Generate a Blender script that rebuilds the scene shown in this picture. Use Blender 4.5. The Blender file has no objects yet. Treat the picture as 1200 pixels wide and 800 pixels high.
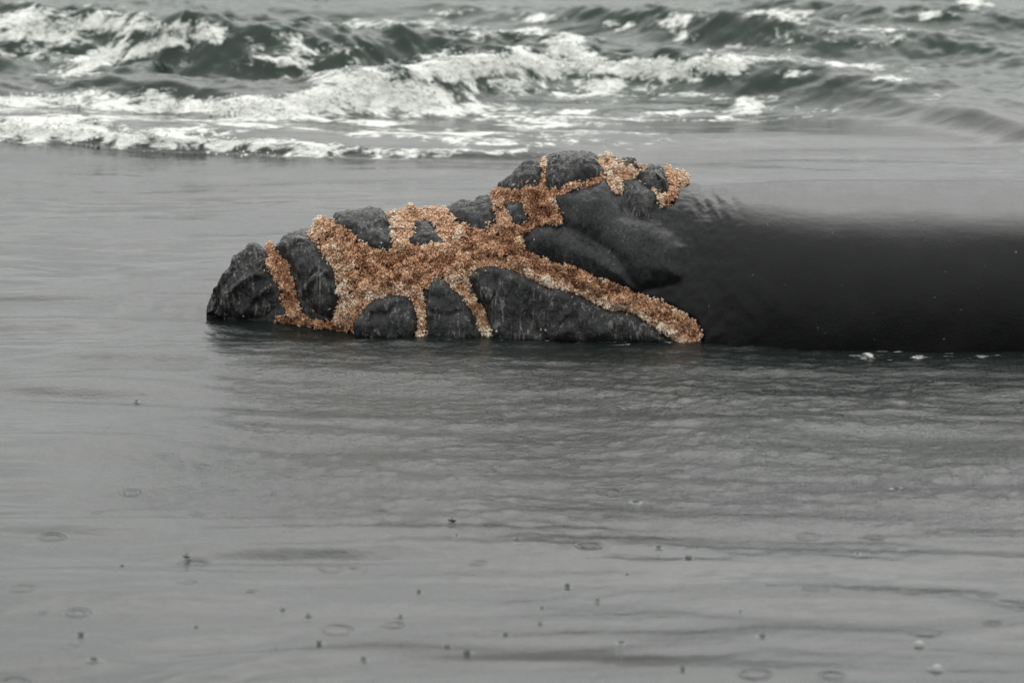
import bpy, math, random
import numpy as np
from mathutils import Vector, Matrix

rng = np.random.default_rng(7)
random.seed(7)
scene = bpy.context.scene
COL = scene.collection

# ------------------------------------------------------------------ camera
CAM = np.array([0.0, -25.0, 5.5])
FPX = 5120.0                                   # focal length in pixels of the 1200 x 800 photograph
PITCH = math.atan2(5.5, 24.25)                 # downward tilt; picture centre meets the water just in front of the whale
cam_d = bpy.data.cameras.new("camera")
cam_d.sensor_width = 36.0
cam_d.lens = FPX / 1200 * 36.0
cam_d.clip_start = 0.5
cam_d.clip_end = 20000
cam_d.dof.use_dof = True
cam_d.dof.focus_distance = 25.0
cam_d.dof.aperture_fstop = 2.3
cam = bpy.data.objects.new("camera", cam_d)
COL.objects.link(cam)
cam.location = CAM
cam.rotation_euler = (math.pi / 2 - PITCH, 0, 0)
scene.camera = cam
FWD = np.array([0, math.cos(PITCH), -math.sin(PITCH)])
UP = np.array([0, math.sin(PITCH), math.cos(PITCH)])


def project(P):
    """world points -> photo pixels"""
    d = np.asarray(P) - CAM
    w = d @ FWD
    return 600 + FPX * d[..., 0] / w, 400 - FPX * (d @ UP) / w


def on_plane(px, py, z=0.0):
    """photo pixel -> point on the horizontal plane at height z"""
    d = FWD + (px - 600) / FPX * np.array([1.0, 0, 0]) + (400 - py) / FPX * UP
    return CAM + d * ((z - CAM[2]) / d[2])


# ------------------------------------------------------------------ sky and sun (bright overcast)
SUN_EL, SUN_AZ = math.radians(52), math.radians(12)      # azimuth measured from +Y (behind the whale) towards +X
world = bpy.data.worlds.new("World")
scene.world = world
world.use_nodes = True
wn, wl = world.node_tree.nodes, world.node_tree.links
wn.clear()
out = wn.new("ShaderNodeOutputWorld")
bg = wn.new("ShaderNodeBackground")
sky = wn.new("ShaderNodeTexSky")
sky.sky_type = 'NISHITA'
sky.sun_disc = False
sky.sun_elevation = SUN_EL
sky.sun_rotation = SUN_AZ
sky.air_density = 1.0
sky.dust_density = 6.0
sky.ozone_density = 1.0
hs = wn.new("ShaderNodeHueSaturation")
hs.inputs["Saturation"].default_value = 0.08
wl.new(sky.outputs[0], hs.inputs["Color"])
mixw = wn.new("ShaderNodeMix")
mixw.data_type = 'RGBA'
mixw.inputs[0].default_value = 0.85
# even cloud cover: a standard overcast sky, three times as bright overhead as at the horizon
geo = wn.new("ShaderNodeTexCoord"); sep = wn.new("ShaderNodeSeparateXYZ")
wl.new(geo.outputs["Generated"], sep.inputs[0])
el = wn.new("ShaderNodeMath"); el.operation = 'MAXIMUM'; wl.new(sep.outputs[2], el.inputs[0]); el.inputs[1].default_value = 0.0
gr = wn.new("ShaderNodeMath"); gr.operation = 'MULTIPLY_ADD'; wl.new(el.outputs[0], gr.inputs[0]); gr.inputs[1].default_value = 2 / 3; gr.inputs[2].default_value = 1 / 3
oc = wn.new("ShaderNodeVectorMath"); oc.operation = 'SCALE'
oc.inputs[0].default_value = (16.0, 16.2, 16.0)
wl.new(gr.outputs[0], oc.inputs["Scale"]); wl.new(oc.outputs[0], mixw.inputs[7])
wl.new(hs.outputs[0], mixw.inputs[6])
wl.new(mixw.outputs[2], bg.inputs["Color"])
bg.inputs["Strength"].default_value = 0.10
wl.new(bg.outputs[0], out.inputs["Surface"])

sun_d = bpy.data.lights.new("sun", 'SUN')
sun_d.energy = 0.6
sun_d.angle = math.radians(60)
sun_d.color = (1.0, 0.97, 0.93)
sun = bpy.data.objects.new("sun", sun_d)
COL.objects.link(sun)
sdir = Vector((math.sin(SUN_AZ) * math.cos(SUN_EL), math.cos(SUN_AZ) * math.cos(SUN_EL), math.sin(SUN_EL)))
sun.rotation_euler = sdir.to_track_quat('Z', 'Y').to_euler()
sun.location = sdir * 40

scene.view_settings.view_transform = 'Standard'
scene.view_settings.look = 'None'
scene.view_settings.exposure = 0.66
scene.view_settings.gamma = 1.0
scene.view_settings.use_curve_mapping = False

# ------------------------------------------------------------------ numeric helpers


def _hash(ix, iy, iz, seed):
    h = (ix.astype(np.int64) * 374761393 + iy.astype(np.int64) * 668265263 + iz.astype(np.int64) * 2147483647 + seed * 1274126177) & 0xFFFFFFFF
    h = ((h ^ (h >> 13)) * 1274126177) & 0xFFFFFFFF
    h = (h ^ (h >> 16)) & 0xFFFFFFFF
    return h.astype(np.float64) / 4294967295.0 * 2 - 1


def vnoise(x, y, z=None, seed=0):
    """smooth value noise, about -1 to 1"""
    x = np.asarray(x, float); y = np.asarray(y, float)
    two = z is None
    ix, iy = np.floor(x), np.floor(y)
    fx, fy = x - ix, y - iy
    fx = fx * fx * fx * (fx * (fx * 6 - 15) + 10)
    fy = fy * fy * fy * (fy * (fy * 6 - 15) + 10)
    if two:
        zz = np.zeros_like(ix)
        a = _hash(ix, iy, zz, seed); b = _hash(ix + 1, iy, zz, seed)
        c = _hash(ix, iy + 1, zz, seed); d = _hash(ix + 1, iy + 1, zz, seed)
        return (a * (1 - fx) + b * fx) * (1 - fy) + (c * (1 - fx) + d * fx) * fy
    z = np.asarray(z, float)
    iz = np.floor(z); fz = z - iz
    fz = fz * fz * fz * (fz * (fz * 6 - 15) + 10)
    r = 0
    for dz, wz in ((0, 1 - fz), (1, fz)):
        a = _hash(ix, iy, iz + dz, seed); b = _hash(ix + 1, iy, iz + dz, seed)
        c = _hash(ix, iy + 1, iz + dz, seed); d = _hash(ix + 1, iy + 1, iz + dz, seed)
        r = r + wz * ((a * (1 - fx) + b * fx) * (1 - fy) + (c * (1 - fx) + d * fx) * fy)
    return r


def fbm(x, y, z=None, octv=4, seed=0, gain=0.5, lac=2.03):
    r, a, f, n = 0, 1.0, 1.0, 0
    for o in range(octv):
        r = r + a * vnoise(x * f + o * 17.3, y * f - o * 9.1, None if z is None else z * f + o * 5.7, seed + o)
        n += a; a *= gain; f *= lac
    return r / n


def sstep(a, b, x):
    t = np.clip((x - a) / (b - a), 0, 1)
    return t * t * (3 - 2 * t)


def smooth_interp(x, pts, r=0.0):
    """piecewise curve through (x, value), softened over +-r"""
    xs = np.array([p[0] for p in pts], float); ys = np.array([p[1] for p in pts], float)
    if r == 0:
        return np.interp(x, xs, ys)
    acc = 0
    ks = np.linspace(-1, 1, 9); ws = 1 - ks ** 2 * 0.9
    for k, w in zip(ks, ws):
        acc = acc + w * np.interp(x + k * r, xs, ys)
    return acc / ws.sum()


def seg_dist(px, py, pts, closed=False):
    """distance to a polyline, and the parameter along it 0..1"""
    best = np.full(px.shape, 1e9)
    n = len(pts)
    for i in range(n if closed else n - 1):
        x0, y0 = pts[i][:2]; x1, y1 = pts[(i + 1) % n][:2]
        dx, dy = x1 - x0, y1 - y0
        t = np.clip(((px - x0) * dx + (py - y0) * dy) / (dx * dx + dy * dy + 1e-9), 0, 1)
        best = np.minimum(best, np.hypot(px - x0 - t * dx, py - y0 - t * dy))
    return best


def poly_sdf(px, py, pts):
    """signed distance to a polygon, positive inside"""
    d = seg_dist(px, py, pts, True)
    ins = np.zeros(px.shape, bool)
    n = len(pts)
    for i in range(n):
        x0, y0 = pts[i]; x1, y1 = pts[(i + 1) % n]
        if y0 == y1:
            continue
        c = ((y0 > py) != (y1 > py)) & (px < (x1 - x0) * (py - y0) / (y1 - y0) + x0)
        ins ^= c
    return np.where(ins, d, -d)


def mesh_from(name, V, F, mat, parent=None, smooth=True, attrs=None):
    me = bpy.data.meshes.new(name)
    V = np.ascontiguousarray(V, dtype=np.float32); F = np.ascontiguousarray(F, dtype=np.int32)
    k = F.shape[1]
    me.vertices.add(len(V)); me.vertices.foreach_set("co", V.ravel())
    me.loops.add(F.size); me.loops.foreach_set("vertex_index", F.ravel())
    me.polygons.add(len(F))
    me.polygons.foreach_set("loop_start", np.arange(0, F.size, k, dtype=np.int32))
    me.update(calc_edges=True)
    if smooth:
        me.polygons.foreach_set("use_smooth", np.ones(len(F), bool))
    for an, av in (attrs or {}).items():
        a = me.attributes.new(an, 'FLOAT', 'POINT')
        a.data.foreach_set("value", np.ascontiguousarray(av, dtype=np.float32))
    if mat:
        me.materials.append(mat)
    o = bpy.data.objects.new(name, me)
    COL.objects.link(o)
    if parent:
        o.parent = parent
    return o


def grid_faces(nu, nv, mask=None, wrap_v=False):
    i, j = np.meshgrid(np.arange(nu - 1), np.arange(nv if wrap_v else nv - 1), indexing='ij')
    j2 = (j + 1) % nv
    F = np.stack([i * nv + j, (i + 1) * nv + j, (i + 1) * nv + j2, i * nv + j2], -1).reshape(-1, 4)
    if mask is not None:
        m = mask.ravel()
        F = F[m[F].any(1)]
    return F


def compact(V, F):
    used = np.unique(F)
    remap = np.full(len(V), -1, np.int64); remap[used] = np.arange(len(used))
    return used, remap[F]


ICO_V = np.array([(0, 0, 1)] + [(0.894 * math.cos(k * 2 * math.pi / 5), 0.894 * math.sin(k * 2 * math.pi / 5), 0.447) for k in range(5)]
                 + [(0.894 * math.cos((k + .5) * 2 * math.pi / 5), 0.894 * math.sin((k + .5) * 2 * math.pi / 5), -0.447) for k in range(5)] + [(0, 0, -1)])
ICO_F = np.array([(0, 1 + k, 1 + (k + 1) % 5) for k in range(5)] + [(1 + k, 6 + k, 1 + (k + 1) % 5) for k in range(5)]
                 + [(1 + (k + 1) % 5, 6 + k, 6 + (k + 1) % 5) for k in range(5)] + [(11, 6 + (k + 1) % 5, 6 + k) for k in range(5)])


def pieces(F):
    """split faces into connected pieces"""
    par = {}

    def find(a):
        while par.setdefault(a, a) != a:
            par[a] = par[par[a]]; a = par[a]
        return a
    for f in F.tolist():
        r0 = find(f[0])
        for v in f[1:]:
            par[find(v)] = r0
    root = np.array([find(f[0]) for f in F.tolist()])
    return [F[root == q] for q in np.unique(root) if (root == q).sum() > 60]


def tag(o, label=None, cat=None, group=None, kind=None):
    if label: o["label"] = label
    if cat: o["category"] = cat
    if group: o["group"] = group
    if kind: o["kind"] = kind
    return o


# ------------------------------------------------------------------ materials
class NT:
    def __init__(self, name):
        self.m = bpy.data.materials.new(name); self.m.use_nodes = True
        self.t = self.m.node_tree; self.t.nodes.clear()
        self.out = self.n("ShaderNodeOutputMaterial")

    def n(self, t, **kw):
        nd = self.t.nodes.new(t)
        for k, v in kw.items():
            setattr(nd, k, v)
        return nd

    def l(self, a, b):
        self.t.links.new(a, b)

    def val(self, sock, v):
        if hasattr(v, "is_linked") or isinstance(v, bpy.types.NodeSocket):
            self.l(v, sock)
        else:
            sock.default_value = v

    def math(self, op, a, b=0.0, c=0.0, clamp=False):
        nd = self.n("ShaderNodeMath", operation=op, use_clamp=clamp)
        for s, v in zip(nd.inputs, (a, b, c)):
            self.val(s, v)
        return nd.outputs[0]

    def attr(self, name):
        return self.n("ShaderNodeAttribute", attribute_name=name).outputs["Fac"]

    def coords(self, scale=(1, 1, 1), loc=(0, 0, 0)):
        tc = self.n("ShaderNodeTexCoord"); mp = self.n("ShaderNodeMapping")
        mp.inputs["Scale"].default_value = scale; mp.inputs["Location"].default_value = loc
        self.l(tc.outputs["Object"], mp.inputs["Vector"])
        return mp.outputs[0]

    def noise(self, scale, detail=4, rough=0.5, vec=None, dist=0.0):
        nd = self.n("ShaderNodeTexNoise")
        nd.inputs["Scale"].default_value = scale; nd.inputs["Detail"].default_value = detail
        nd.inputs["Roughness"].default_value = rough; nd.inputs["Distortion"].default_value = dist
        self.l(vec if vec is not None else self.coords(), nd.inputs["Vector"])
        return nd.outputs["Fac"]

    def remap(self, v, a, b, c=0.0, d=1.0, smooth=True):
        nd = self.n("ShaderNodeMapRange")
        if smooth: nd.interpolation_type = 'SMOOTHSTEP'
        self.val(nd.inputs[0], v)
        for i, k in enumerate((a, b, c, d)):
            self.val(nd.inputs[i + 1], k)
        return nd.outputs[0]

    def ramp(self, v, stops):
        nd = self.n("ShaderNodeValToRGB")
        e = nd.color_ramp.elements
        while len(e) < len(stops): e.new(0.5)
        for el, (p, c) in zip(e, stops):
            el.position = p; el.color = (*c, 1)
        self.l(v, nd.inputs[0])
        return nd.outputs[0]

    def mixc(self, f, a, b):
        nd = self.n("ShaderNodeMix", data_type='RGBA')
        self.val(nd.inputs[0], f)
        for s, v in ((nd.inputs[6], a), (nd.inputs[7], b)):
            if isinstance(v, tuple): s.default_value = (*v, 1)
            else: self.l(v, s)
        return nd.outputs[2]

    def bump(self, h, dist, strength=1.0, normal=None):
        nd = self.n("ShaderNodeBump")
        self.val(nd.inputs["Height"], h)
        self.val(nd.inputs["Distance"], dist); self.val(nd.inputs["Strength"], strength)
        if normal is not None: self.l(normal, nd.inputs["Normal"])
        return nd.outputs[0]

    def bsdf(self, color, rough, ior=1.45, normal=None, **kw):
        nd = self.n("ShaderNodeBsdfPrincipled")
        if isinstance(color, tuple): nd.inputs["Base Color"].default_value = (*color, 1)
        else: self.l(color, nd.inputs["Base Color"])
        self.val(nd.inputs["Roughness"], rough); nd.inputs["IOR"].default_value = ior
        if normal is not None: self.l(normal, nd.inputs["Normal"])
        for k, v in kw.items(): self.val(nd.inputs[k.replace("_", " ")], v)
        return nd.outputs[0]

    def done(self, sh):
        self.l(sh, self.out.inputs["Surface"])
        return self.m


def water_material():
    t = NT("sea_water")
    foam_a, rip, calm_a = t.attr("foam"), t.attr("ripple"), t.attr("drips")
    # fine ripples, longer across the view than along it
    n1 = t.noise(1.0, 3, 0.5, t.coords((3.0, 9.0, 3.0)), 0.4)
    n2 = t.noise(1.0, 3, 0.55, t.coords((28.0, 38.0, 28.0)), 0.6)
    n3 = t.noise(1.0, 2, 0.5, t.coords((60.0, 75.0, 60.0)))
    h = t.math('MULTIPLY_ADD', t.math('MULTIPLY', n2, 0.48), rip, t.math('MULTIPLY', n1, 0.35))
    h = t.math('MULTIPLY_ADD', t.math('MULTIPLY', n3, 0.55), rip, h)
    nrm = t.bump(h, 0.016, 1.0)
    # rings where drops fell
    ring_n = nrm
    for sc, off, fq, amp in ((0.9, 3.7, 190.0, 0.0030), (2.2, 11.2, 260.0, 0.0018)):
        v = t.n("ShaderNodeTexVoronoi", voronoi_dimensions='2D', feature='F1')
        v.inputs["Scale"].default_value = sc; v.inputs["Randomness"].default_value = 1.0
        t.l(t.coords((1, 1, 1), (off, off * 1.7, 0)), v.inputs["Vector"])
        d = t.math('DIVIDE', v.outputs["Distance"], sc)
        rnd = t.n("ShaderNodeSeparateColor"); t.l(v.outputs["Color"], rnd.inputs[0])
        rad = t.math('MULTIPLY_ADD', rnd.outputs[0], 0.055, 0.012)
        g = t.math('DIVIDE', t.math('SUBTRACT', d, rad), 0.022)
        env = t.math('POWER', 2.718, t.math('MULTIPLY', t.math('MULTIPLY', g, g), -1.0))
        on = t.math('MULTIPLY', t.math('GREATER_THAN', rnd.outputs[1], 0.72), calm_a)
        w = t.math('MULTIPLY', t.math('MULTIPLY', t.math('SINE', t.math('MULTIPLY', d, fq)), env), on)
        ring_n = t.bump(w, amp, 1.0, ring_n)
    # foam cover
    fn = t.noise(3.2, 9, 0.62, t.coords((0.8, 1.25, 1.2)), 0.7)
    fl = t.noise(11.0, 6, 0.6, t.coords((0.75, 1.3, 1.2)), 1.2)
    fm = t.math('ADD', t.math('MULTIPLY', t.math('SUBTRACT', fn, 0.5), 2.1), t.math('MULTIPLY', t.math('SUBTRACT', fl, 0.5), 1.3))
    foam = t.remap(t.math('ADD', foam_a, fm), 0.20, 0.58)
    foam = t.math('MULTIPLY', foam, t.remap(foam_a, 0.02, 0.16))
    veil = t.remap(t.math('ADD', foam_a, t.math('MULTIPLY', fm, 0.5)), 0.1, 0.9, 0.0, 0.45)
    deep = t.mixc(t.attr('aerated'), (0.0085, 0.0115, 0.0105), (0.008, 0.019, 0.0125))
    murk = (0.085, 0.125, 0.10)
    body = t.mixc(veil, deep, murk)
    wat = t.bsdf(body, t.math('MULTIPLY_ADD', rip, 0.14, 0.06), 1.33, ring_n)
    fb = t.noise(26.0, 6, 0.65, t.coords((0.8, 1, 1.2)), 0.5)
    fnrm = t.bump(t.math('MULTIPLY_ADD', fb, 0.6, t.math('MULTIPLY', fl, 1.0)), 0.06, 0.9)
    fc = t.ramp(t.math('MULTIPLY_ADD', fn, 0.5, t.math('MULTIPLY_ADD', fl, 0.25, t.math('MULTIPLY', fb, 0.25))), [(0.36, (0.26, 0.28, 0.25)), (0.50, (0.60, 0.61, 0.57)), (0.62, (0.84, 0.84, 0.81))])
    fo = t.bsdf(fc, 0.55, 1.33, fnrm)
    mx = t.n("ShaderNodeMixShader")
    t.l(foam, mx.inputs[0]); t.l(wat, mx.inputs[1]); t.l(fo, mx.inputs[2])
    return t.done(mx.outputs[0])


def skin_material():
    t = NT("whale_skin")
    big = t.noise(3.0, 5, 0.6)
    fine = t.noise(60.0, 4, 0.6)
    pores = t.noise(180.0, 2, 0.5)
    streak = t.noise(1.0, 4, 0.6, t.coords((14, 3, 2.2)))
    col = t.ramp(t.math('MULTIPLY_ADD', fine, 0.3, t.math('MULTIPLY', big, 0.7)), [(0.3, (0.0025, 0.0026, 0.0028)), (0.55, (0.0045, 0.0046, 0.005)), (0.8, (0.010, 0.010, 0.010))])
    sp = t.remap(t.noise(38.0, 2, 0.5), 0.74, 0.78)
    col = t.mixc(t.math('MULTIPLY', sp, 0.35), col, (0.20, 0.20, 0.19))
    cr = t.attr("crusty")                                    # the head's hide is greyer and scuffed
    col = t.mixc(t.math('MULTIPLY', cr, t.remap(t.math('MULTIPLY_ADD', fine, 0.6, t.math('MULTIPLY', big, 0.4)), 0.3, 0.65)), col, (0.030, 0.0305, 0.032))
    drip = t.noise(1.0, 5, 0.65, t.coords((55, 55, 7)), 0.4)
    col = t.mixc(t.math('MULTIPLY', t.math('MULTIPLY', cr, 0.5), t.math('MULTIPLY', t.remap(drip, 0.56, 0.66), t.remap(big, 0.45, 0.6))), col, (0.16, 0.16, 0.155))
    h = t.math('MULTIPLY_ADD', t.math('MULTIPLY', drip, 1.6), cr, t.math('MULTIPLY_ADD', pores, 0.25, t.math('MULTIPLY_ADD', fine, 0.6, streak)))
    rough = t.remap(t.math('MULTIPLY_ADD', streak, 0.5, t.math('MULTIPLY', big, 0.5)), 0.3, 0.7, 0.12, 0.26)
    return t.done(t.bsdf(col, rough, 1.25, t.bump(h, 0.004, 0.6)))


def callosity_material():
    t = NT("callosity_hide")
    a = t.noise(7.0, 6, 0.65)
    b = t.noise(55.0, 5, 0.65)
    streak = t.noise(1.0, 5, 0.65, t.coords((60, 60, 9)), 0.4)
    vor = t.n("ShaderNodeTexVoronoi", feature='F1'); vor.inputs["Scale"].default_value = 45
    t.l(t.coords(), vor.inputs["Vector"])
    col = t.ramp(t.math('MULTIPLY_ADD', b, 0.5, t.math('MULTIPLY', a, 0.5)), [(0.32, (0.005, 0.0053, 0.0056)), (0.5, (0.013, 0.0135, 0.014)), (0.68, (0.034, 0.034, 0.033))])
    pale = t.math('MULTIPLY', t.remap(streak, 0.52, 0.62), t.remap(a, 0.42, 0.55))
    col = t.mixc(t.math('MULTIPLY', pale, 0.75), col, (0.17, 0.165, 0.155))
    dots = t.math('MULTIPLY', t.remap(vor.outputs["Distance"], 0.22, 0.12), t.remap(t.noise(4.0, 2, 0.5), 0.56, 0.66))
    col = t.mixc(t.math('MULTIPLY', dots, 0.7), col, (0.26, 0.24, 0.21))
    h = t.math('MULTIPLY_ADD', streak, 0.7, t.math('MULTIPLY_ADD', b, 0.7, dots))
    return t.done(t.bsdf(col, t.remap(b, 0.35, 0.65, 0.20, 0.48), 1.38, t.bump(h, 0.014, 1.0)))


def lice_material():
    t = NT("whale_lice_shell")
    r = t.attr("tint")
    col = t.ramp(r, [(0.0, (0.075, 0.028, 0.014)), (0.25, (0.26, 0.115, 0.058)), (0.55, (0.50, 0.275, 0.155)), (0.8, (0.64, 0.43, 0.28)), (1.0, (0.70, 0.61, 0.50))])
    return t.done(t.bsdf(col, 0.5, 1.45, Subsurface_Weight=0.0))


def drop_material():
    t = NT("clear_water_drop")
    return t.done(t.bsdf((0.05, 0.06, 0.055), 0.03, 1.33))


def foam_bead_material():
    t = NT("foam_beads")
    n = t.noise(20.0, 3, 0.5)
    return t.done(t.bsdf(t.ramp(n, [(0.3, (0.5, 0.51, 0.48)), (0.7, (0.8, 0.8, 0.78))]), 0.35, 1.33))


M_WATER, M_SKIN, M_CALL, M_LICE = water_material(), skin_material(), callosity_material(), lice_material()
M_DROP, M_BEAD = drop_material(), foam_bead_material()

# ------------------------------------------------------------------ the sea
WATERLINE = [(236, 360), (246, 366), (262, 371), (330, 377), (400, 384), (425, 389), (500, 392), (600, 391), (700, 392), (800, 397), (880, 404), (960, 409), (1200, 411), (1500, 409)]


def axis(segs):
    """coordinates from (start, end, step) stretches"""
    a = [np.arange(s, e, st) for s, e, st in segs]
    return np.concatenate(a)


def grow(a, step, limit, ratio=1.3):
    r = [a]
    while r[-1] < limit:
        r.append(r[-1] + step); step *= ratio
    return np.array(r)


xs = axis([(-5.4, 5.4, 0.02)])
xs = np.concatenate([-grow(5.4 + 0.02, 0.05, 6000, 1.22)[::-1], xs, grow(5.4, 0.05, 6000, 1.22)])
ys = np.concatenate([-grow(8.4 + 0.03, 0.06, 300, 1.25)[::-1], axis([(-8.4, -4.5, 0.034), (-4.5, -2.2, 0.025), (-2.2, -0.4, 0.016), (-0.4, 5.6, 0.036), (5.6, 15.0, 0.02)]), grow(15.0, 0.03, 8000, 1.12)])
X, Y = np.meshgrid(xs, ys, indexing='ij')
fade = np.exp(-(np.maximum(np.abs(X) - 12, 0) / 25) ** 2) * np.exp(-(np.maximum(Y - 25, 0) / 40) ** 2)


def ridge(pts, front, back):
    """breaker given by its crest in the photo: (px, py, height)"""
    W = np.array([on_plane(p[0], p[1], p[2]) for p in pts])
    hs_ = np.array([p[2] for p in pts])
    o = np.argsort(W[:, 0])
    yc = smooth_interp(X, list(zip(W[o, 0], W[o, 1])), 0.25)
    hh = smooth_interp(X, list(zip(W[o, 0], hs_[o])), 0.25)
    yc = yc + 0.22 * fbm(X * 0.9, Y * 0.5 + 3.3, octv=3, seed=len(pts) * 7)
    hh = hh * (1 + 0.30 * fbm(X * 0.9, Y * 1.4 + 8.1, octv=3, seed=len(pts) * 3))
    tt = Y - yc
    return hh * np.where(tt < 0, np.exp(-np.abs(tt / front) ** 1.7), np.exp(-(tt / back) ** 2)), tt


# swell and ripples of the calm water
Z = 0.030 * fbm(X * 0.35, Y * 0.95, octv=2, seed=21)
wx = X + 0.5 * vnoise(X * 0.5, Y * 0.5, seed=3); wy = Y + 0.25 * vnoise(X * 0.4, Y * 0.7, seed=5)
left = 1.0 + 0.6 * np.maximum(sstep(0.5, -2.0, X), sstep(-4.0, -6.0, Y)) + 0.7 * sstep(-0.4, -1.6, X) * sstep(0.5, -1.5, Y)
Z += 0.0135 * left * vnoise(wx * 0.9, wy * 3.4, seed=31)
Z += 0.0042 * left * vnoise(wx * 1.9 + wy * 0.3, wy * 6.5, seed=41)
calm = 0.45 + 0.55 * sstep(-2.5, 0.8, X)
chopw = 0.25 + 0.75 * sstep(-2.6, -0.8, X + 0.4 * vnoise(X * 0.5, Y * 0.5, seed=131)) * sstep(-6.6, -3.8, Y) * sstep(1.6, 0.2, Y)
Z += chopw * (0.0056 * fbm(wx * 4.5 + wy * 0.8, wy * 10.0, octv=2, seed=51) + 0.0044 * vnoise(wx * 17.0 - wy * 5.0, wy * 17.0 + wx * 3.0, seed=53))
Z += 0.022 * np.clip(vnoise(wx * 1.2, wy * 4.6, seed=57) - 0.30, 0, 1) * sstep(6.0, 4.0, Y) * (0.5 + 0.5 * sstep(0.5, -1.0, X))
# ripples lapping round the whale
ywl = np.interp(600 + X / 0.0049, [p[0] for p in WATERLINE], [on_plane(*p)[1] for p in WATERLINE])
dw = np.hypot(np.maximum(0, np.maximum(-1.83 - X, 0)), ywl - Y)
near = np.exp(-np.clip(dw, 0, 9) / 0.45) * sstep(-3.0, -1.6, X)
Z += near * (0.010 * fbm(wx * 3.0, Y * 14.0, octv=3, seed=61) + 0.004 * np.sin(dw * 38 + 2.5 * vnoise(X * 2, Y * 2, seed=66)))
tip = on_plane(240, 362); rt = np.hypot(X - tip[0] - 0.2, (Y - tip[1]) * 1.0)
Z += 0.008 * np.sin(rt * 20 + 1.5 * vnoise(X * 1.5, Y * 1.5, seed=9)) * np.exp(-rt / 0.7) * (X < 0.3)

# breakers behind the whale
surf = 0
R1, t1 = ridge([(-400, 14, .42), (0, 14, .44), (120, 14, .46), (230, 24, .50), (330, 26, .50), (430, 34, .42), (520, 48, .30), (620, 62, .18), (760, 80, .10), (1000, 84, .04), (1700, 84, .03)], 0.34, 1.1)
R2, t2 = ridge([(-400, 100, .18), (0, 100, .18), (150, 97, .20), (230, 104, .22), (330, 104, .24), (450, 88, .26), (560, 66, .30), (660, 52, .32), (760, 60, .30), (860, 70, .30), (960, 80, .26), (1060, 92, .20), (1200, 108, .16), (1400, 120, .12), (1700, 125, .1)], 0.30, 0.7)
R3, t3 = ridge([(-400, 140, .06), (0, 140, .09), (150, 150, .09), (300, 160, .08), (450, 166, .06), (620, 174, .04), (760, 168, .02), (1700, 150, .015)], 0.20, 0.8)
R4, t4 = ridge([(-400, 0, .02), (500, 10, .06), (640, 14, .12), (760, 16, .20), (850, 20, .26), (950, 34, .24), (1080, 46, .20), (1200, 62, .16), (1700, 80, .14)], 0.30, 0.8)
R5, t5 = ridge([(-400, 82, .10), (0, 78, .14), (90, 72, .16), (160, 84, .20), (230, 74, .14), (320, 86, .06), (1700, 90, .0)], 0.24, 0.4)
R6, t6 = ridge([(-400, 2, .0), (800, 2, .05), (1000, 4, .18), (1200, 18, .18), (1700, 30, .2)], 0.3, 0.8)
R7, t7 = ridge([(-400, 120, .0), (850, 118, .0), (960, 116, .05), (1080, 124, .10), (1200, 140, .14), (1700, 190, .12)], 0.26, 0.5)
surf = np.maximum(R1, np.maximum(R2, np.maximum(R4, R5))) * 0.75 + 0.25 * (R1 + R2 + R4 + R5) + R3 + R6 + R7
Z += surf * fade
sea = sstep(5.6, 8.0, Y)
Z += sea * fade * (0.05 * fbm(wx * 0.9, wy * 2.3, octv=3, seed=71) + 0.022 * fbm(wx * 2.6, wy * 6.0, octv=3, seed=75))
chop = sea * fade * (0.25 + 0.75 * sstep(0.03, 0.25, surf)) * (0.55 + 0.45 * sstep(2.5, -1.5, X))
Z += chop * (0.16 * (0.42 - np.abs(fbm(wx * 1.5 + 0.4 * wy, wy * 2.6, octv=3, seed=72))) + 0.055 * (0.4 - np.abs(fbm(wx * 4.5, wy * 7.0, octv=3, seed=73))))
Z += sea * fade * (0.35 + 0.65 * sstep(0.03, 0.2, surf)) * (0.030 * fbm(wx * 6.5 + wy, wy * 9.0, octv=3, seed=76, gain=.6) + 0.012 * (0.4 - np.abs(fbm(wx * 14.0, wy * 18.0, octv=2, seed=77))))
# open sea running out to the horizon
far = sstep(14, 30, Y) * (1 - fade * 0.6)
Z += far * 0.10 * np.sin(Y * 0.55 + 2 * vnoise(X * 0.05, Y * 0.08, seed=81)) * np.exp(-(Y / 600) ** 2)

PX, PY = project(np.stack([X, Y, Z], -1))
view = (np.abs(X) < 12) & (Y > 2) & (Y < 30)
foam = np.zeros_like(X)
wpx = PX + 16 * fbm(X * 1.7, Y * 1.7, octv=3, seed=91); wpy = PY + 5 * fbm(X * 2.3 + 4, Y * 2.3, octv=3, seed=95)


def blob(x, y, rx, ry, a, rot=0.0):
    c, s = math.cos(rot), math.sin(rot)
    dx, dy = wpx - x, wpy - y
    u, v = (c * dx + s * dy) / rx, (-s * dx + c * dy) / ry
    return a * np.exp(-(u * u + v * v) ** 1.3)


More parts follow.
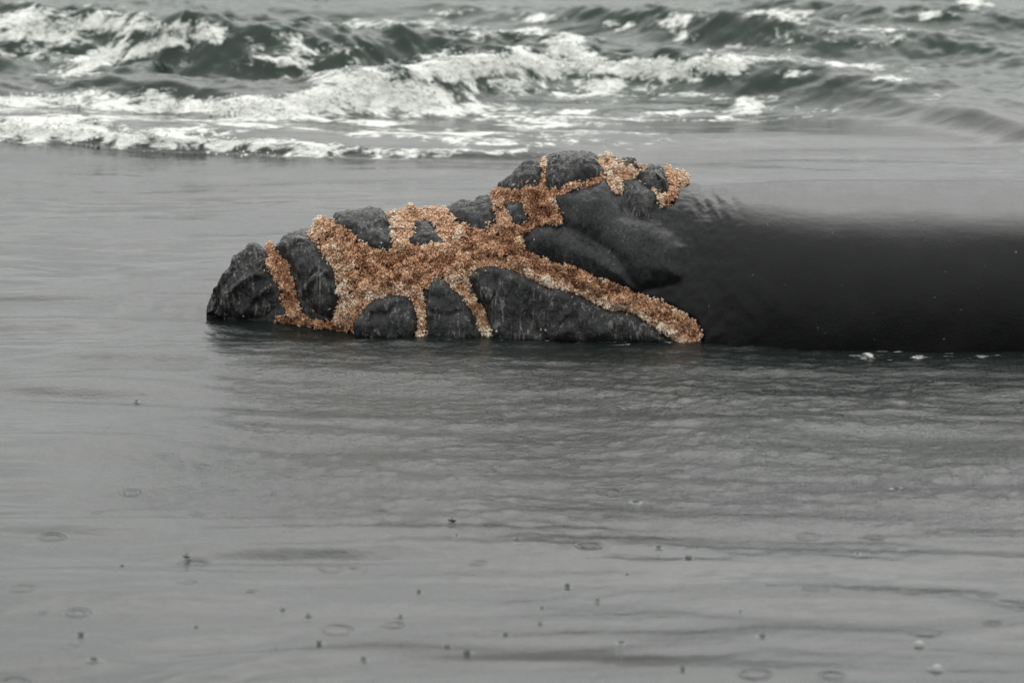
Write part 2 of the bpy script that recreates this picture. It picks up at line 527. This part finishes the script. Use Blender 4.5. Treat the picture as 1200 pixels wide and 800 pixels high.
BLOBS = [  # foam seen in the photo: x, y, half-width, half-height, amount, tilt
    (60, 30, 130, 20, .75, 0), (200, 34, 70, 14, .70, .05), (-90, 40, 130, 30, .7, 0), (30, 62, 70, 10, .45, 0), (120, 68, 60, 12, .75, -.35), (75, 82, 40, 6, .5, 0),
    (180, 52, 55, 9, .8, -.35), (235, 42, 30, 14, .6, 0),
    (-60, 125, 160, 24, .70, 0), (60, 122, 110, 16, .72, 0), (190, 126, 60, 18, .80, .1), (290, 132, 90, 19, .95, .0), (370, 120, 60, 20, .9, -.2),
    (60, 158, 120, 9, .72, .03), (200, 168, 90, 8, .62, .03), (320, 176, 80, 5, .42, .05), (150, 148, 120, 7, .45, 0),
    (440, 108, 70, 26, .95, -.2), (490, 116, 55, 18, 1.0, 0), (420, 92, 70, 12, .8, 0), (390, 60, 40, 8, .45, 0), (360, 52, 20, 14, .5, 0),
    (560, 78, 80, 18, .9, -.05), (660, 58, 30, 20, .95, 0), (650, 78, 90, 16, .92, 0), (760, 80, 70, 14, 1.0, .05), (830, 76, 50, 14, 1.0, 0), (700, 100, 60, 12, .75, 0),
    (600, 100, 60, 14, .7, 0), (690, 112, 50, 9, .65, 0), (540, 130, 80, 9, .62, 0), (640, 142, 100, 12, .50, 0), (460, 162, 70, 8, .55, 0), (560, 168, 100, 11, .48, .05), (800, 112, 60, 5, .55, 0), (870, 116, 60, 5, .46, 0), (420, 146, 60, 6, .5, 0), (300, 154, 90, 7, .52, 0),
    (700, 160, 90, 14, .34, 0), (860, 132, 120, 12, .30, 0), (330, 75, 120, 12, .26, 0), (600, 40, 140, 14, .30, 0), (980, 40, 150, 14, .26, 0),
    (340, 50, 60, 14, .36, 0), (480, 28, 90, 7, .40, 0), (540, 14, 70, 5, .35, 0), (630, 20, 60, 5, .38, 0), (720, 28, 40, 6, .34, 0),
    (800, 22, 25, 10, .55, 0), (910, 18, 60, 6, .62, .05), (800, 42, 18, 10, .42, 0), (980, 22, 40, 5, .45, 0), (1080, 18, 40, 6, .5, 0), (1140, 6, 22, 10, .6, 0),
    (920, 68, 40, 5, .62, .1), (990, 76, 45, 4, .60, .05), (1060, 80, 30, 4, .35, 0), (920, 86, 28, 4, .48, 0), (1030, 90, 30, 4, .42, 0), (950, 52, 30, 4, .42, 0), (865, 54, 30, 4, .45, 0), (1090, 114, 12, 4, .4, 0),
]
for b in BLOBS:
    foam = np.maximum(foam, 0.80 * blob(*b))
lip = np.interp(PX, [-600, 0, 100, 150, 250, 400, 490, 600, 640], [163, 166, 171, 177, 181, 186, 188, 190, 191])
foam = np.maximum(foam, np.exp(-((PY - lip + 4) / 3.0) ** 2) * np.interp(PX, [-600, 0, 240, 330, 480, 600, 660], [.7, .72, .62, .5, .45, .3, 0]))
foam *= view * (PY < lip + 1.5 + 60 * (PX > 660))
foam = np.maximum(foam, 0.35 * fade * sstep(20, 26, Y) * sstep(0.35, 0.75, vnoise(X * 0.3, Y * 0.6, seed=99)))
# small bore front with a step under its foamy lip
Z += view * fade * 0.085 * sstep(0, -4.5, PY - lip) * np.interp(PX, [-600, 0, 300, 620, 760], [1, 1, .8, .45, 0]) * sstep(-60, -10, PY - lip)
# lumpy foam
lump = 0.5 + 0.5 * fbm(wx * 5, wy * 7, octv=4, seed=111)
Z += 0.13 * np.clip(foam - 0.3, 0, 1) * (lump - 0.3) * fade
# flecks of foam along the whale's flank
flank = near * sstep(0.3, 1.0, X) * (Y < ywl + 0.1)
foam = np.maximum(foam, 0.26 * np.exp(-((ywl - Y - 0.10) / 0.14) ** 2) * sstep(-0.6, 0.2, X) * sstep(0.15, 0.6, vnoise(X * 11, Y * 26, seed=121)) * sstep(-0.1, 0.3, vnoise(X * 1.5, Y * 2, seed=122)))
ripple = np.clip(0.14 + 0.10 * near + 0.50 * sstep(-2.6, -1.0, X + 0.3 * vnoise(X * 0.5, Y * 0.5, seed=131)) * sstep(-6.2, -3.6, Y) * sstep(2.0, -1.0, Y) + 0.10 * vnoise(X * 0.8, Y * 1.6, seed=133) + 0.16 * sea, 0, 1)

V = np.stack([X, Y, Z], -1).reshape(-1, 3)
water = mesh_from("water", V, grid_faces(len(xs), len(ys)), M_WATER, attrs={"foam": foam.ravel(), "ripple": ripple.ravel(), "aerated": sea.ravel(), "drips": (sstep(-0.9, -2.0, Y) * sstep(-40, -20, Y)).ravel()})
tag(water, "grey green sea with a line of breaking surf", "sea", kind="structure")


def sea_height(x, y):
    i = int(np.clip(np.searchsorted(xs, x), 1, len(xs) - 1)); j = int(np.clip(np.searchsorted(ys, y), 1, len(ys) - 1))
    return float(Z[i, j])


# beads and flecks of foam thrown up by the breakers
fw = foam.copy()
fw[~view] = 0
prob = np.clip(fw - 0.45, 0, 1) ** 1.5
prob[(np.abs(X) > 5.4)] = 0
edge = np.exp(-((PY - lip + 3) / 3.5) ** 2) * (PX < 330) * view * (np.abs(X) < 5.4)
prob = prob + 0.03 * edge
prob = (prob / prob.sum()).ravel()
NB = 9000
pick = rng.choice(len(prob), NB, p=prob)
size = 0.004 + 0.009 * rng.random(NB) ** 3
P = V[pick] + np.stack([rng.normal(0, .02, NB), rng.normal(0, .02, NB), 0.5 * size + 0.04 * rng.random(NB) ** 4], -1)
sc3 = size[:, None] * (0.7 + 0.6 * rng.random((NB, 3)))
BV = (P[:, None, :] + ICO_V[None] * sc3[:, None, :]).reshape(-1, 3)
BF = (ICO_F[None] + 12 * np.arange(NB)[:, None, None]).reshape(-1, 3)
beads = mesh_from("surf_foam", BV, BF, M_BEAD)
tag(beads, "white beads of foam and spray on the breaking surf", "foam", kind="stuff")

# ------------------------------------------------------------------ the whale
whale = bpy.data.objects.new("right_whale", None)
COL.objects.link(whale)
tag(whale, "dark wet right whale resting at the surface, head crusted with orange lice", "whale")

TOP = [(236, 358), (242, 345), (252, 332), (268, 315), (285, 303), (305, 296), (340, 286), (375, 268), (400, 260), (460, 256), (520, 250), (560, 245), (580, 236), (600, 216), (625, 197), (650, 189), (700, 187), (740, 195), (790, 206), (830, 217), (870, 214), (1000, 210), (1200, 211), (1500, 216)]
XT = -1.79                                                   # tip of the snout
hx = XT + 3.1 * (np.linspace(0, 1, 430) ** 1.35) + 1e-3
bx = hx[-1] + grow(0.012, 0.012, 7.6, 1.018)
UX = np.concatenate([hx, bx])
NV = 420
th = np.concatenate([np.linspace(-0.5, math.pi + 0.5, 340, endpoint=False), np.linspace(math.pi + 0.5, 2 * math.pi - 0.5, NV - 340, endpoint=False)])
pxs = 600 + UX / 0.00492
wl_py = smooth_interp(pxs, WATERLINE, 5)
tp_py = smooth_interp(pxs, TOP, 5)
yc = np.zeros_like(UX)
ynear = np.array([on_plane(p, q)[1] for p, q in zip(pxs, wl_py)])
ex = smooth_interp(pxs, [(240, 1.0), (560, .95), (640, 1.1), (760, 1.05), (870, .72), (960, .60), (1500, .60)], 30)     # roundness of the section
zc = smooth_interp(pxs, [(240, -.02), (300, -.12), (500, -.25), (780, -.33), (920, -.16), (1200, -.14), (2100, -.2)], 20)
a_ = np.maximum(yc - ynear, 0.03); b_ = np.full_like(UX, 0.5)


def section(i_a, i_b, e, zc_, yc_):
    c, s = np.cos(th), np.sin(th)
    yy = yc_[:, None] - i_a[:, None] * np.sign(c) * np.abs(c) ** e[:, None]
    low = np.where(s < 0, 1.25, 1.0)
    zz = zc_[:, None] + i_b[:, None] * low * np.sign(s) * np.abs(s) ** e[:, None]
    return yy, zz


TH = th[None, :]
for it in range(30):
    yy, zz = section(a_, b_, ex, zc, yc)
    Pw = np.stack([np.repeat(UX[:, None], NV, 1), yy, zz], -1)
    qx, qy = project(Pw)
    top = qy.min(1)
    b_ = np.clip(b_ + (top - tp_py) * 0.0049 * 0.7, 0.02, 3)
    r = np.clip(-zc / b_, 0, 0.95)                          # where the section meets the water
    wr = (1 - r ** (2 / ex)) ** (ex / 2)
    a_ = a_ + 0.6 * (np.maximum(yc - ynear, 0.02) / np.maximum(wr, .25) - a_)
tail = sstep(4.2, 9.2, UX)                                   # flank sinks and narrows beyond the picture
a_ *= 1 - 0.75 * tail; b_ *= 1 - 0.7 * tail; zc = zc - 0.25 * tail
yy, zz = section(a_, b_, ex, zc, yc)
BASE = np.stack([np.repeat(UX[:, None], NV, 1), yy, zz], -1)


def grid_normals(G):
    du = np.gradient(G, axis=0)
    dv = (np.roll(G, -1, 1) - np.roll(G, 1, 1))
    n = np.cross(du, dv)
    n /= np.linalg.norm(n, axis=-1, keepdims=True) + 1e-12
    cen = G.mean(1, keepdims=True)
    s = np.sign(np.einsum('ijk,ijk->i', n, G - cen))[:, None, None]
    return n * s


NRM = grid_normals(BASE)
QX, QY = project(BASE)
# unroll the picture coordinate over the crest so that patches go on over the top, and mirror them to the far side
sil = QY.argmin(1)
jj = np.arange(NV)[None, :]
beyond = (jj > sil[:, None]) & (jj < 340)
tp = QY.min(1)[:, None]
UY = np.where(beyond, 2 * tp - QY, QY)
arc = np.cumsum(np.linalg.norm(np.diff(BASE, axis=1, prepend=BASE[:, :1]), axis=-1), axis=1)
arc_sil = np.take_along_axis(arc, sil[:, None], 1)
UY = np.where(beyond, tp - (arc - arc_sil) / 0.0049 * 0.8, UY)
far_side = jj > np.argmax(BASE[..., 2], axis=1)[:, None]
mir = np.clip(339 - jj, 0, 339) * np.ones_like(sil[:, None])
MX, MY = QX, np.take_along_axis(UY, mir, 1)

ISL = {  # outlines of the dark raised callosities in the photo, with height and edge width in metres
    'snout': ([(239, 366), (249, 343), (262, 320), (282, 301), (304, 288), (317, 298), (314, 316), (327, 329), (332, 345), (327, 358), (314, 374), (285, 374), (259, 372)], .05, 11),
    'second': ([(321, 294), (337, 281), (360, 270), (369, 281), (379, 300), (389, 309), (397, 322), (401, 342), (399, 358), (386, 372), (373, 369), (360, 357), (350, 342), (350, 329), (340, 313)], .065, 10),
    'brow': ([(382, 254), (399, 242), (415, 240), (428, 246), (447, 250), (457, 265), (456, 274), (462, 285), (459, 293), (444, 298), (431, 292), (421, 285), (412, 277), (395, 267)], .07, 8),
    'chip': ([(480, 280), (490, 274), (488, 262), (499, 264), (512, 274), (521, 285), (517, 292), (506, 290), (496, 293), (483, 288)], .045, 6),
    'hump': ([(519, 241), (540, 228), (574, 226), (582, 243), (582, 261), (567, 272), (550, 270), (534, 261), (522, 251)], .065, 9),
    'crag': ([(581, 229), (589, 210), (604, 188), (621, 174), (635, 180), (633, 201), (630, 221), (618, 228), (594, 226)], .06, 8),
    'crown': ([(638, 218), (640, 190), (648, 178), (665, 170), (685, 172), (702, 190), (702, 207), (682, 216), (662, 223), (648, 223)], .06, 9),
    'cheek': ([(656, 232), (682, 221), (708, 214), (720, 228), (732, 252), (770, 264), (802, 288), (796, 328), (752, 336), (718, 300), (689, 278), (668, 268), (660, 250)], .05, 26),
    'ledge': ([(619, 282), (626, 266), (648, 265), (669, 274), (690, 284), (712, 298), (730, 318), (735, 332), (700, 326), (669, 312), (641, 300), (621, 296)], .05, 22),
    'knob': ([(729, 226), (735, 212), (745, 209), (757, 216), (771, 228), (775, 239), (768, 258), (750, 262), (736, 246)], .05, 14),
    'lid': ([(748, 204), (760, 199), (775, 203), (785, 216), (782, 228), (768, 222), (756, 213)], .045, 6),
    'nub': ([(593, 238), (618, 238), (618, 261), (604, 266), (596, 255)], .035, 7),
    'tuft': ([(710, 180), (714, 168), (730, 168), (742, 182), (750, 195), (737, 198), (724, 190)], .045, 6),
    'spur': ([(676, 172), (684, 162), (698, 163), (700, 172), (690, 178)], .04, 5),
    'plate_front': ([(418, 378), (428, 361), (441, 349), (460, 346), (478, 349), (486, 361), (490, 381), (487, 402), (447, 404), (420, 396)], .085, 7),
    'plate_mid': ([(499, 395), (500, 342), (506, 327), (519, 328), (540, 348), (557, 372), (566, 392), (563, 404), (510, 404)], .085, 7),
    'plate_long': ([(549, 325), (557, 315), (577, 312), (598, 315), (621, 329), (648, 339), (669, 342), (689, 353), (722, 364), (750, 372), (772, 388), (782, 402), (722, 404), (655, 404), (585, 404), (576, 384), (571, 366), (557, 342)], .095, 7),
}
STROKES = [  # bands of orange lice in the photo: centre line, half-width, shade
    ([(316, 298), (334, 332), (343, 358), (350, 378)], 9, .50), ([(372, 272), (390, 296), (405, 322), (412, 348), (406, 378)], 13, .72),
    ([(384, 262), (428, 300), (470, 308), (520, 300), (560, 288), (592, 282)], 20, .46), ([(412, 332), (440, 334), (482, 326), (540, 312)], 16, .40),
    ([(466, 252), (474, 270), (468, 292)], 13, .75), ([(455, 250), (490, 250), (520, 250)], 9, .72), ([(518, 256), (530, 284)], 13, .62),
    ([(486, 340), (494, 360), (495, 396)], 6, .66), ([(430, 348), (460, 337), (484, 341)], 7, .8), ([(410, 384), (420, 362), (436, 346)], 7, .55),
    ([(505, 322), (522, 322), (545, 346), (564, 372), (572, 396)], 7, .78), ([(545, 338), (546, 320), (556, 309), (577, 306), (600, 309), (624, 322), (650, 333), (672, 336), (692, 347), (724, 358), (756, 367), (780, 384), (802, 396)], 6, .82),
    ([(575, 292), (620, 308), (660, 322), (700, 338), (750, 356), (800, 382), (812, 392)], 12, .42), ([(720, 350), (770, 362), (805, 384)], 12, .42),
    ([(588, 236), (594, 262), (606, 288)], 9, .62), ([(622, 232), (628, 256)], 12, .30), ([(640, 236), (650, 258)], 10, .28), ([(586, 232), (612, 232), (640, 228)], 7, .36), ([(600, 272), (622, 260), (640, 256)], 9, .4),
    ([(692, 170), (708, 180), (714, 196), (722, 222)], 8, .78), ([(716, 212), (728, 202), (742, 204)], 6, .75), ([(742, 203), (764, 196), (792, 200), (800, 214)], 5, .7), ([(772, 240), (786, 232), (790, 222), (782, 208)], 5, .55), ([(764, 224), (776, 238)], 4, .6),
    ([(640, 226), (668, 226), (704, 211)], 4, .45), ([(640, 180), (637, 222)], 3.5, .6), ([(330, 374), (370, 380), (410, 384)], 4, .25), ([(500, 290), (540, 280), (575, 276)], 14, .55),
]


def both_sides(f):
    d = f(QX + 0 * UY, UY)
    dm = f(MX, MY)
    d = np.where(far_side, np.maximum(d, dm), d)
    d[:, 340:] = -1e3
    return d


P3 = BASE
nz_w = 4.0 * fbm(P3[..., 0] * 9, P3[..., 1] * 9, P3[..., 2] * 9, 3, seed=201)     # ragged outlines
SDF = {}
SOFT = ('cheek', 'ledge')                                    # swellings of plain skin, not crusted plates
for k, (pts, H, w) in ISL.items():
    SDF[k] = both_sides(lambda a, b, pts=pts: poly_sdf(a + nz_w, b + 0.7 * nz_w[:, ::-1], pts))
isl_max = np.max(np.stack([v for q, v in SDF.items() if q not in SOFT]), 0)
soft_max = np.max(np.stack([SDF[q] for q in SOFT]), 0)
lice_d = np.zeros_like(QX); lice_t = np.zeros_like(QX)
for pts, w, shade in STROKES:
    f = both_sides(lambda a, b, pts=pts, w=w: 1 - seg_dist(a + 1.3 * nz_w, b + nz_w[:, ::-1], pts) / w)
    g = sstep(-0.35, 0.5, f)
    lice_t = np.where(g > lice_d, shade, lice_t); lice_d = np.maximum(lice_d, g)
lice_d *= sstep(3.0, -2.5, np.maximum(isl_max, soft_max))

# skin relief: gentle swellings, furrows under the lice, wrinkles behind the blowholes, water runnels
n_big = fbm(P3[..., 0] * 2.2, P3[..., 1] * 2.2, P3[..., 2] * 2.2, 3, seed=211)
n_med = fbm(P3[..., 0] * 9, P3[..., 1] * 9, P3[..., 2] * 9, 4, seed=221)
n_fin = fbm(P3[..., 0] * 38, P3[..., 1] * 38, P3[..., 2] * 22, 4, seed=231)
headw = sstep(900, 780, QX)
disp = 0.020 * n_big * (0.35 + 0.65 * headw) + headw * (0.010 * n_med + 0.004 * n_fin) + 0.0012 * n_fin
disp -= 0.022 * lice_d
for q in SOFT:
    disp += 1.3 * ISL[q][1] * (1 - np.exp(-np.clip((SDF[q] + 5) / 13.0, 0, None) ** 1.4))
wr_w = np.exp(-(((QX - 835) / 26) ** 2 + ((UY - 235) / 28) ** 2))
disp += 0.016 * wr_w * fbm((QX * 0.5 + UY * 0.9) * 0.05, (QX * 0.9 - UY * 0.5) * 0.16, None, 3, seed=245)
disp += 0.006 * np.exp(-(((QX - 895) / 28) ** 2 + ((UY - 350) / 30) ** 2)) * np.abs(fbm(P3[..., 0] * 14 + P3[..., 2] * 12, P3[..., 2] * 4, None, 3, seed=241))
# blowhole furrow
bh = np.zeros_like(QX)
for pts, w, dp in (([(771, 210), (781, 222), (786, 238)], 4.5, .07), ([(735, 197), (752, 200), (764, 210)], 3.5, .03)):
    bh = np.maximum(bh, dp * sstep(0, 1, both_sides(lambda a, b, pts=pts, w=w: 1 - seg_dist(a, b, pts) / w)))
disp -= bh
SKIN = BASE + NRM * disp[..., None]
NS = SKIN.shape[0]
caps_f = np.array([[0, 0, 0, 0]])
F = grid_faces(NS, NV, wrap_v=True)
SV = SKIN.reshape(-1, 3)
tipc = SKIN[0].mean(0); tailc = SKIN[-1].mean(0)
SV = np.vstack([SV, tipc, tailc])
j = np.arange(NV); j2 = (j + 1) % NV
cap0 = np.stack([np.full(NV, len(SV) - 2), j, j2, j2], -1); cap1 = np.stack([np.full(NV, len(SV) - 1), (NS - 1) * NV + j2, (NS - 1) * NV + j, (NS - 1) * NV + j], -1)
me_body = bpy.data.meshes.new("body")
tri = np.vstack([cap0[:, :3], cap1[:, :3]])
me_body.vertices.add(len(SV)); me_body.vertices.foreach_set("co", SV.astype(np.float32).ravel())
loops = np.concatenate([F.ravel(), tri.ravel()]).astype(np.int32)
me_body.loops.add(len(loops)); me_body.loops.foreach_set("vertex_index", loops)
me_body.polygons.add(len(F) + len(tri))
starts = np.concatenate([np.arange(len(F)) * 4, len(F) * 4 + np.arange(len(tri)) * 3]).astype(np.int32)
me_body.polygons.foreach_set("loop_start", starts)
me_body.update(calc_edges=True)
me_body.polygons.foreach_set("use_smooth", np.ones(len(F) + len(tri), bool))
at = me_body.attributes.new("crusty", 'FLOAT', 'POINT')
at.data.foreach_set("value", np.append((sstep(850, 740, QX + 12 * n_big) * sstep(345, 290, UY - 0.25 * (760 - QX))).ravel(), [0, 0]).astype(np.float32))
me_body.materials.append(M_SKIN)
body = bpy.data.objects.new("body", me_body); COL.objects.link(body); body.parent = whale

# callosities: raised, cracked plates of rough hide
top_surface = SKIN.copy()
for k, (pts, H, w) in ISL.items():
    if k in SOFT:
        continue
    d = SDF[k]
    m = d > -4.5
    if not m.any():
        continue
    seed = 300 + len(k) * 5 + len(pts)
    prof = np.clip((d + 3) / w, 0, None)
    h = H * (1 - np.exp(-prof ** 1.5 * 1.4)) * (1 + 0.30 * fbm(P3[..., 0] * 6, P3[..., 1] * 6, P3[..., 2] * 6, 2, seed=seed))
    spike = {'tuft': 3.2, 'spur': 3.0, 'crag': 1.6, 'snout': 1.4, 'lid': 1.8}.get(k, 1.0)
    rough = spike * 0.013 * fbm(P3[..., 0] * 22, P3[..., 1] * 22, P3[..., 2] * 13, 4, seed=seed + 1, gain=.6) + spike * 0.008 * fbm(P3[..., 0] * 70, P3[..., 1] * 70, P3[..., 2] * 15, 3, seed=seed + 2)
    rough += 0.030 * np.abs(fbm(P3[..., 0] * 7, P3[..., 1] * 7, P3[..., 2] * 5, 3, seed=seed + 5))
    if k == 'snout':                                         # curved folds running over the tip
        for line in ([(247, 368), (262, 330), (285, 306), (306, 296)], [(262, 374), (272, 345), (296, 326), (318, 322)], [(286, 376), (300, 350), (322, 338)]):
            rough += 0.035 * np.exp(-(seg_dist(QX + nz_w, UY, line) / 4.0) ** 2)
    if k == 'second':
        for line in ([(322, 300), (345, 290), (372, 288)], [(352, 352), (372, 330), (392, 316)]):
            rough += 0.022 * np.exp(-(seg_dist(QX + nz_w, UY, line) / 4.0) ** 2)
    crack = -0.016 * sstep(0.09, 0.0, np.abs(fbm(P3[..., 0] * 5.5, P3[..., 1] * 5.5, P3[..., 2] * 4.5, 3, seed=seed + 3)))
    G = BASE + NRM * (h + sstep(0, 1, prof) * (rough + crack) - 0.03 * sstep(0, -4.5, d) - 0.012)[..., None]
    Fk = grid_faces(NS, NV, wrap_v=True)
    keep = m.ravel()[Fk].all(1)
    Fk = Fk[keep]
    for piece in pieces(Fk):
        used, Fr = compact(SV, piece)
        mesh_from("callosity", G.reshape(-1, 3)[used], Fr, M_CALL, whale)
    up_ = np.einsum('ijk,ijk->ij', G - top_surface, NRM) > 0
    top_surface = np.where((up_ & (d > 0))[..., None], G, top_surface)

# blowhole lips: two soft ridges beside the furrow
def tube(name, pts, rads, mat, parent, seg=12, sub=10):
    pts = np.array(pts); n = len(pts)
    tt = np.linspace(0, n - 1, n * sub)
    C = np.stack([np.interp(tt, np.arange(n), pts[:, c]) for c in range(3)], -1)
    ker = np.ones(7) / 7
    C = np.stack([np.convolve(np.pad(C[:, c], 3, mode='edge'), ker, 'valid') for c in range(3)], -1)
    R = np.interp(tt, np.arange(n), rads)
    T = np.gradient(C, axis=0); T /= np.linalg.norm(T, axis=1, keepdims=True) + 1e-9
    A = np.cross(T, [0, 1, 0.3]); A /= np.linalg.norm(A, axis=1, keepdims=True) + 1e-9
    B = np.cross(T, A)
    ang = np.linspace(0, 2 * math.pi, seg, endpoint=False)
    Vt = C[:, None] + R[:, None, None] * (np.cos(ang)[None, :, None] * A[:, None] + np.sin(ang)[None, :, None] * B[:, None])
    return mesh_from(name, Vt.reshape(-1, 3), grid_faces(len(C), seg, wrap_v=True), mat, parent)


def on_whale(px, py, lift=0.0):
    dd = np.hypot(QX - px, UY - py) + 50.0 * (jj >= 340)
    i, jx = np.unravel_index(np.argmin(dd), dd.shape)
    return top_surface[i, jx] + NRM[i, jx] * lift


for line in ([(766, 208), (777, 220), (782, 240)], [(778, 207), (789, 219), (793, 238)]):
    tube("blowhole_lip", [on_whale(*p, -0.004) for p in line], [0.008, 0.015, 0.008], M_SKIN, whale)

# lice: clusters of small crab-like amphipods packed in the furrows
dens = lice_d.copy()
dens *= sstep(0.05, 0.5, dens)
area = np.linalg.norm(np.cross(np.gradient(BASE, axis=0), np.gradient(BASE, axis=1)), axis=-1)
cl = 0.55 + 0.45 * fbm(P3[..., 0] * 14, P3[..., 1] * 14, P3[..., 2] * 14, 3, seed=251)
w_ = dens * area * np.clip(cl * 1.6 - 0.3, 0.03, 1)
stray = 0.0035 * (QX < 640) * area * headw * (QX < 830) * (UY < 400) * sstep(0.15, 0.5, fbm(P3[..., 0] * 5, P3[..., 1] * 5, P3[..., 2] * 5, 3, seed=255))
stray += 0.16 * area * sstep(1.0, 0.0, np.abs(isl_max) / 9) * (np.minimum(1, lice_d * 3 + 0.02)) * headw
w_ = (w_ + stray); w_[:, 340:] = 0; w_[BASE[..., 2] < -0.08] = 0; w_[BASE[..., 1] > 0.5] *= 0.3
NL = 62000
pk = rng.choice(w_.size, NL, p=(w_ / w_.sum()).ravel())
base_p = top_surface.reshape(-1, 3)[pk]; nn = NRM.reshape(-1, 3)[pk]
dn = dens.ravel()[pk]
clump = fbm(P3[..., 0] * 20, P3[..., 1] * 20, P3[..., 2] * 20, 3, seed=261).ravel()[pk]
pile = dn * (0.022 * rng.random(NL) + 0.085 * np.clip(clump + 0.15, 0, 1))
sz = (0.0034 + 0.0050 * rng.random(NL)) * (0.75 + 0.35 * dn)
jit = rng.normal(0, .006, (NL, 3))
cen = base_p + nn * (pile + 0.3 * sz)[:, None] + jit
# each louse: a flat oval back with two bent leg pairs, turned at random
ax = rng.normal(size=(NL, 3)); ax -= nn * np.einsum('ij,ij->i', ax, nn)[:, None] * 0.45
ax /= np.linalg.norm(ax, axis=1, keepdims=True)
bx_ = np.cross(nn, ax); bx_ /= np.linalg.norm(bx_, axis=1, keepdims=True) + 1e-9
cx_ = np.cross(ax, bx_)
LV = [np.array([(1.3, 0, 0), (-1.3, 0, 0), (.2, .8, 0), (.2, -.8, 0), (0, 0, .6), (0, 0, -.5)])]
LF = [np.array([(0, 2, 4), (2, 1, 4), (1, 3, 4), (3, 0, 4), (2, 0, 5), (1, 2, 5), (3, 1, 5), (0, 3, 5)])]
for sx in (-.55, .55):
    for sy in (-1, 1):
        o0 = sum(len(v) for v in LV)
        LV.append(np.array([(sx * .7, sy * .5, .1), (sx * 1.2, sy * .5, .1), (sx * 1.1, sy * 1.25, .75), (sx * 1.5, sy * 1.7, -.1)]))
        LF.append(np.array([(0, 1, 2), (1, 3, 2)]) + o0)
LV = np.vstack(LV); LF = np.vstack(LF)
Rm = np.stack([ax, bx_, cx_], 1) * sz[:, None, None]
LVV = (cen[:, None, :] + np.einsum('vk,nkd->nvd', LV, Rm)).reshape(-1, 3)
LFF = (LF[None] + len(LV) * np.arange(NL)[:, None, None]).reshape(-1, 3)
tint = lice_t.ravel()[pk] * dn + 0.85 * (1 - dn) + rng.normal(0, .12, NL) + clump * .38 + 0.25 * n_med.ravel()[pk]  # clump term deepens low-lying lice: shade between clumps put into the colour
tint = np.repeat(np.clip(tint, 0, 1), len(LV))
lice = mesh_from("whale_lice", LVV, LFF, M_LICE, whale, smooth=False, attrs={"tint": tint})
tag(lice, "orange and pale whale lice packed between the dark callosities", kind="stuff")

# ------------------------------------------------------------------ falling drops and bubbles on the near water
def splash_mesh():
    prof = [(0.0, -0.006), (0.008, -0.003), (0.013, 0.007), (0.016, 0.019), (0.019, 0.017), (0.022, 0.005), (0.030, 0.0005), (0.037, 0.003), (0.044, 0.0005), (0.054, -0.005)]
    seg = 14
    V_ = []
    for r, z in prof:
        for q in range(seg):
            a = q * 2 * math.pi / seg
            k = 1 + 0.12 * math.sin(3 * a + z * 90); z = z * (1 + 0.25 * math.sin(5 * a)) if z > 0.006 else z
            V_.append((r * k * math.cos(a), r * k * math.sin(a), z))
    V_ = np.array(V_)
    o = mesh_from("drip_splash", V_, grid_faces(len(prof), seg, wrap_v=True), M_DROP)
    return o


SPL = [(143, 663), (219, 652), (272, 476), (160, 468), (491, 694), (469, 719), (331, 715), (361, 719), (323, 755), (110, 776), (374, 747), (535, 635), (524, 755), (592, 740), (547, 763), (426, 779), (605, 641), (530, 612), (230, 736), (95, 748),
       (745, 590), (772, 649), (807, 661), (728, 751), (665, 686), (635, 710), (633, 728), (648, 772), (868, 715), (894, 750), (800, 795), (1051, 576), (986, 611), (735, 676), (662, 620), (1005, 655), (700, 702)]
first = splash_mesh()
for i, (x, y) in enumerate(SPL):
    o = first if i == 0 else first.copy()
    if i: COL.objects.link(o)
    p = on_plane(x, y)
    s = (0.35 + 0.55 * random.random() ** 1.5)
    o.location = (p[0], p[1], sea_height(p[0], p[1])); o.scale = (s, s, s * (0.7 + 0.5 * random.random())); o.rotation_euler = (0, 0, random.random() * 6)
    tag(o, "tiny dark splash of a drop landing on the calm water", "splash", "drops landing on the calm water")


def bubble_material():
    t = NT("bubble_film")
    return t.done(t.bsdf((0.8, 0.82, 0.81), 0.04, 1.33, Transmission_Weight=0.85))


M_BUB = bubble_material()
for (x, y, r, lab) in ((1077, 759, .026, "lone clear air bubble floating on the water"), (1098, 788, .028, "clear air bubble with a small bubble stuck to its side")):
    p = on_plane(x, y); z0 = sea_height(p[0], p[1])
    e = bpy.data.objects.new("air_bubble", None); COL.objects.link(e); e.location = (p[0], p[1], z0)
    tag(e, lab, "bubble")
    u, v = np.meshgrid(np.linspace(0.02, 0.62 * math.pi, 12), np.linspace(0, 2 * math.pi, 20, endpoint=False), indexing='ij')
    D = np.stack([np.sin(u) * np.cos(v), np.sin(u) * np.sin(v), np.cos(u) * 0.8 + 0.05], -1).reshape(-1, 3)
    mesh_from("dome", D * r, grid_faces(12, 20, wrap_v=True), M_BUB, e)
    q = np.linspace(0, 2 * math.pi, 24, endpoint=False); pr = np.array([(1.0, .02), (1.12, .12), (1.3, .05), (1.45, -.08)])
    Rg = np.array([(a * math.cos(k), a * math.sin(k), b) for a, b in pr for k in q]) * r
    mesh_from("rim", Rg, grid_faces(4, 24, wrap_v=True), M_DROP, e)
    if "small" in lab:
        mesh_from("small_dome", D * r * 0.45 + np.array([-r * 1.2, -r * .5, 0.002]), grid_faces(12, 20, wrap_v=True), M_BUB, e)
